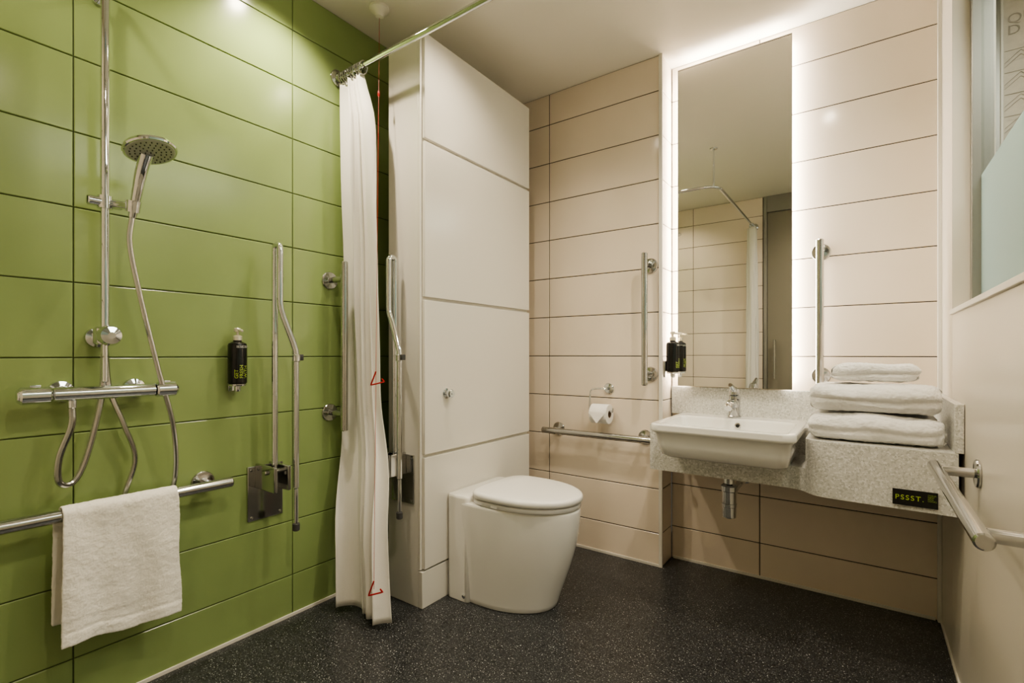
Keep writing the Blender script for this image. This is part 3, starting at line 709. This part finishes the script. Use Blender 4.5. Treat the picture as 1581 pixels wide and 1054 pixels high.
# ---------------------------------------------------------------- folded towels
def folded(name, x0, x1, y0, y1, z0, h, seed, label, rot=0.0):
    bm = bmesh.new(); t = h / 2 - 0.002
    ro = h / 2; cz = z0 + ro; cy = y0 + ro
    outer = []; inner = []
    m = 12
    ys = [y1 - (y1 - cy) * k / m for k in range(m + 1)]
    for y in ys: outer.append((y, z0))
    for k in range(1, 18):
        a = -math.pi / 2 - math.pi * k / 18
        yy = cy + ro * math.cos(a); zz = cz + ro * math.sin(a)
        pinch = math.exp(-((zz - cz + 0.10 * h) / (0.07 * h)) ** 2)
        outer.append((yy + 0.016 * pinch, zz))
    for y in reversed(ys): outer.append((y, z0 + h))
    outer.append((y1 + t * 0.35, z0 + h - t * 0.5))
    for y in ys: inner.append((y, cz + 0.004))
    inner.append((cy - 0.012, cz))
    for y in reversed(ys): inner.append((y, cz - 0.004))
    inner.append((y1 + t * 0.35, z0 + t * 0.5))
    poly = outer + inner
    R = []; NX = 40; e = 0.045
    for i in range(NX + 1):
        s = i / NX; s = 0.5 - 0.5 * math.cos(math.pi * s)
        x = x0 + (x1 - x0) * s
        de = min(x - x0, x1 - x)
        sh = (1 - math.sqrt(max(0, 1 - (1 - de / e) ** 2))) * 0.024 if de < e else 0.0
        ring = []
        for (y, z) in poly:
            top = (z - cz) / ro
            ns = noise.noise(Vector((x * 7 + seed, y * 7, z * 9))) * 0.013
            if top > -0.6: zz = z - top * sh + ns - (0.004 if top > .8 else 0)
            else: zz = z - top * sh * 0.8
            yy = y + (sh if y < cy else -sh) + noise.noise(Vector((x * 9, seed, z * 14))) * 0.012
            if top > 0.3: zz -= 0.010 * max(0, (y - cy) / (y1 - cy))
            xx = x + noise.noise(Vector((seed, y * 12, z * 30))) * 0.010 * (1 if de < 0.02 else 0)
            ring.append(Vector((xx, yy, zz)))
        R.append(ring)
    loft(bm, R)
    bmesh.ops.triangulate(bm, faces=[f for f in bm.faces if len(f.verts) > 4])
    ob = mk(name, bm, M_towel2, True, 60, False)
    L = ((x0 + x1) / 2, (y0 + y1) / 2, z0)
    single(ob, L, label, "towel", "folded towels on the counter"); ob.rotation_euler[2] = rot
    fluff(ob, 2, 0.005, 0.0042, 0.02, 0.006)
folded('bath_towel', 1.872, 2.275, 2.222, 2.56, ZC + 0.004, 0.104, 1.0, "large folded white terry bath towel lying on speckled counter")
folded('bath_towel', 1.876, 2.268, 2.230, 2.555, ZC + 0.114, 0.108, 5.0, "large folded white terry bath towel stacked on another towel", 0.02)
folded('bath_towel', 1.945, 2.215, 2.285, 2.50, ZC + 0.228, 0.070, 9.0, "small folded white terry towel on top of the stack", -0.03)

# ---------------------------------------------------------------- lights
WARM = (1.0, 0.87, 0.68)
def downlight(x, y, energy, size=110, blend=0.9, col=WARM, rad=0.03, tilt=(0, 0)):
    bm = bmesh.new()
    lathe(bm, [(0.030, 0.0), (0.045, 0.0), (0.044, 0.005), (0.032, 0.006)], (x, y, H - 0.001), (0, 0, -1)); ring = mk('bezel', bm, M_steel, True)
    bm = bmesh.new(); lathe(bm, [(0.029, 0.0065), (0.028, 0.008)], (x, y, H - 0.001), (0, 0, -1)); lens = mk('lens', bm, M_lens)
    e = thing('downlight', (x, y, H), [ring, lens], "round recessed ceiling downlight with metal bezel", "ceiling light", "ceiling downlights")
    ld = bpy.data.lights.new('lamp', 'SPOT'); ld.energy = energy; ld.spot_size = math.radians(size); ld.spot_blend = blend; ld.color = col; ld.shadow_soft_size = rad
    lo = bpy.data.objects.new('lamp', ld); COL.objects.link(lo); lo.parent = e; lo.location = (0, 0, -0.03)
    lo.rotation_euler = (math.radians(tilt[0]), math.radians(tilt[1]), 0)
downlight(0.24, 1.08, 66, 128)
downlight(0.80, 1.62, 36, 140)
downlight(1.86, 1.70, 60, 145)
downlight(1.95, 0.50, 52, 150)
downlight(0.38, 0.25, 20, 140)
def area(name, loc, rot, sx, sy, e, col):
    ld = bpy.data.lights.new(name, 'AREA'); ld.shape = 'RECTANGLE'; ld.size = sx; ld.size_y = sy; ld.energy = e; ld.color = col
    lo = bpy.data.objects.new(name, ld); COL.objects.link(lo); lo.location = loc; lo.rotation_euler = rot; return lo
area('corridor_fill_light', (2.85, 1.6, 2.70), (0, 0, 0), 0.6, 1.5, 24, (1.0, 0.95, 0.88))  # unseen light without a fitting, added to brighten the corridor behind the window

w = bpy.data.worlds.new('world'); S.world = w; w.use_nodes = True
w.node_tree.nodes['Background'].inputs[0].default_value = (0.9, 0.8, 0.65, 1); w.node_tree.nodes['Background'].inputs[1].default_value = 0.12

# ---------------------------------------------------------------- camera
cd = bpy.data.cameras.new('camera'); cam = bpy.data.objects.new('camera', cd); COL.objects.link(cam)
cam.location = (2.05, 0, 1.15); cam.rotation_euler = (math.radians(90), 0, math.radians(35.6))
cd.sensor_width = 36; cd.lens = 760 / 1581 * 36; cd.shift_y = 20 / 1581; cd.clip_start = 0.02
S.camera = cam
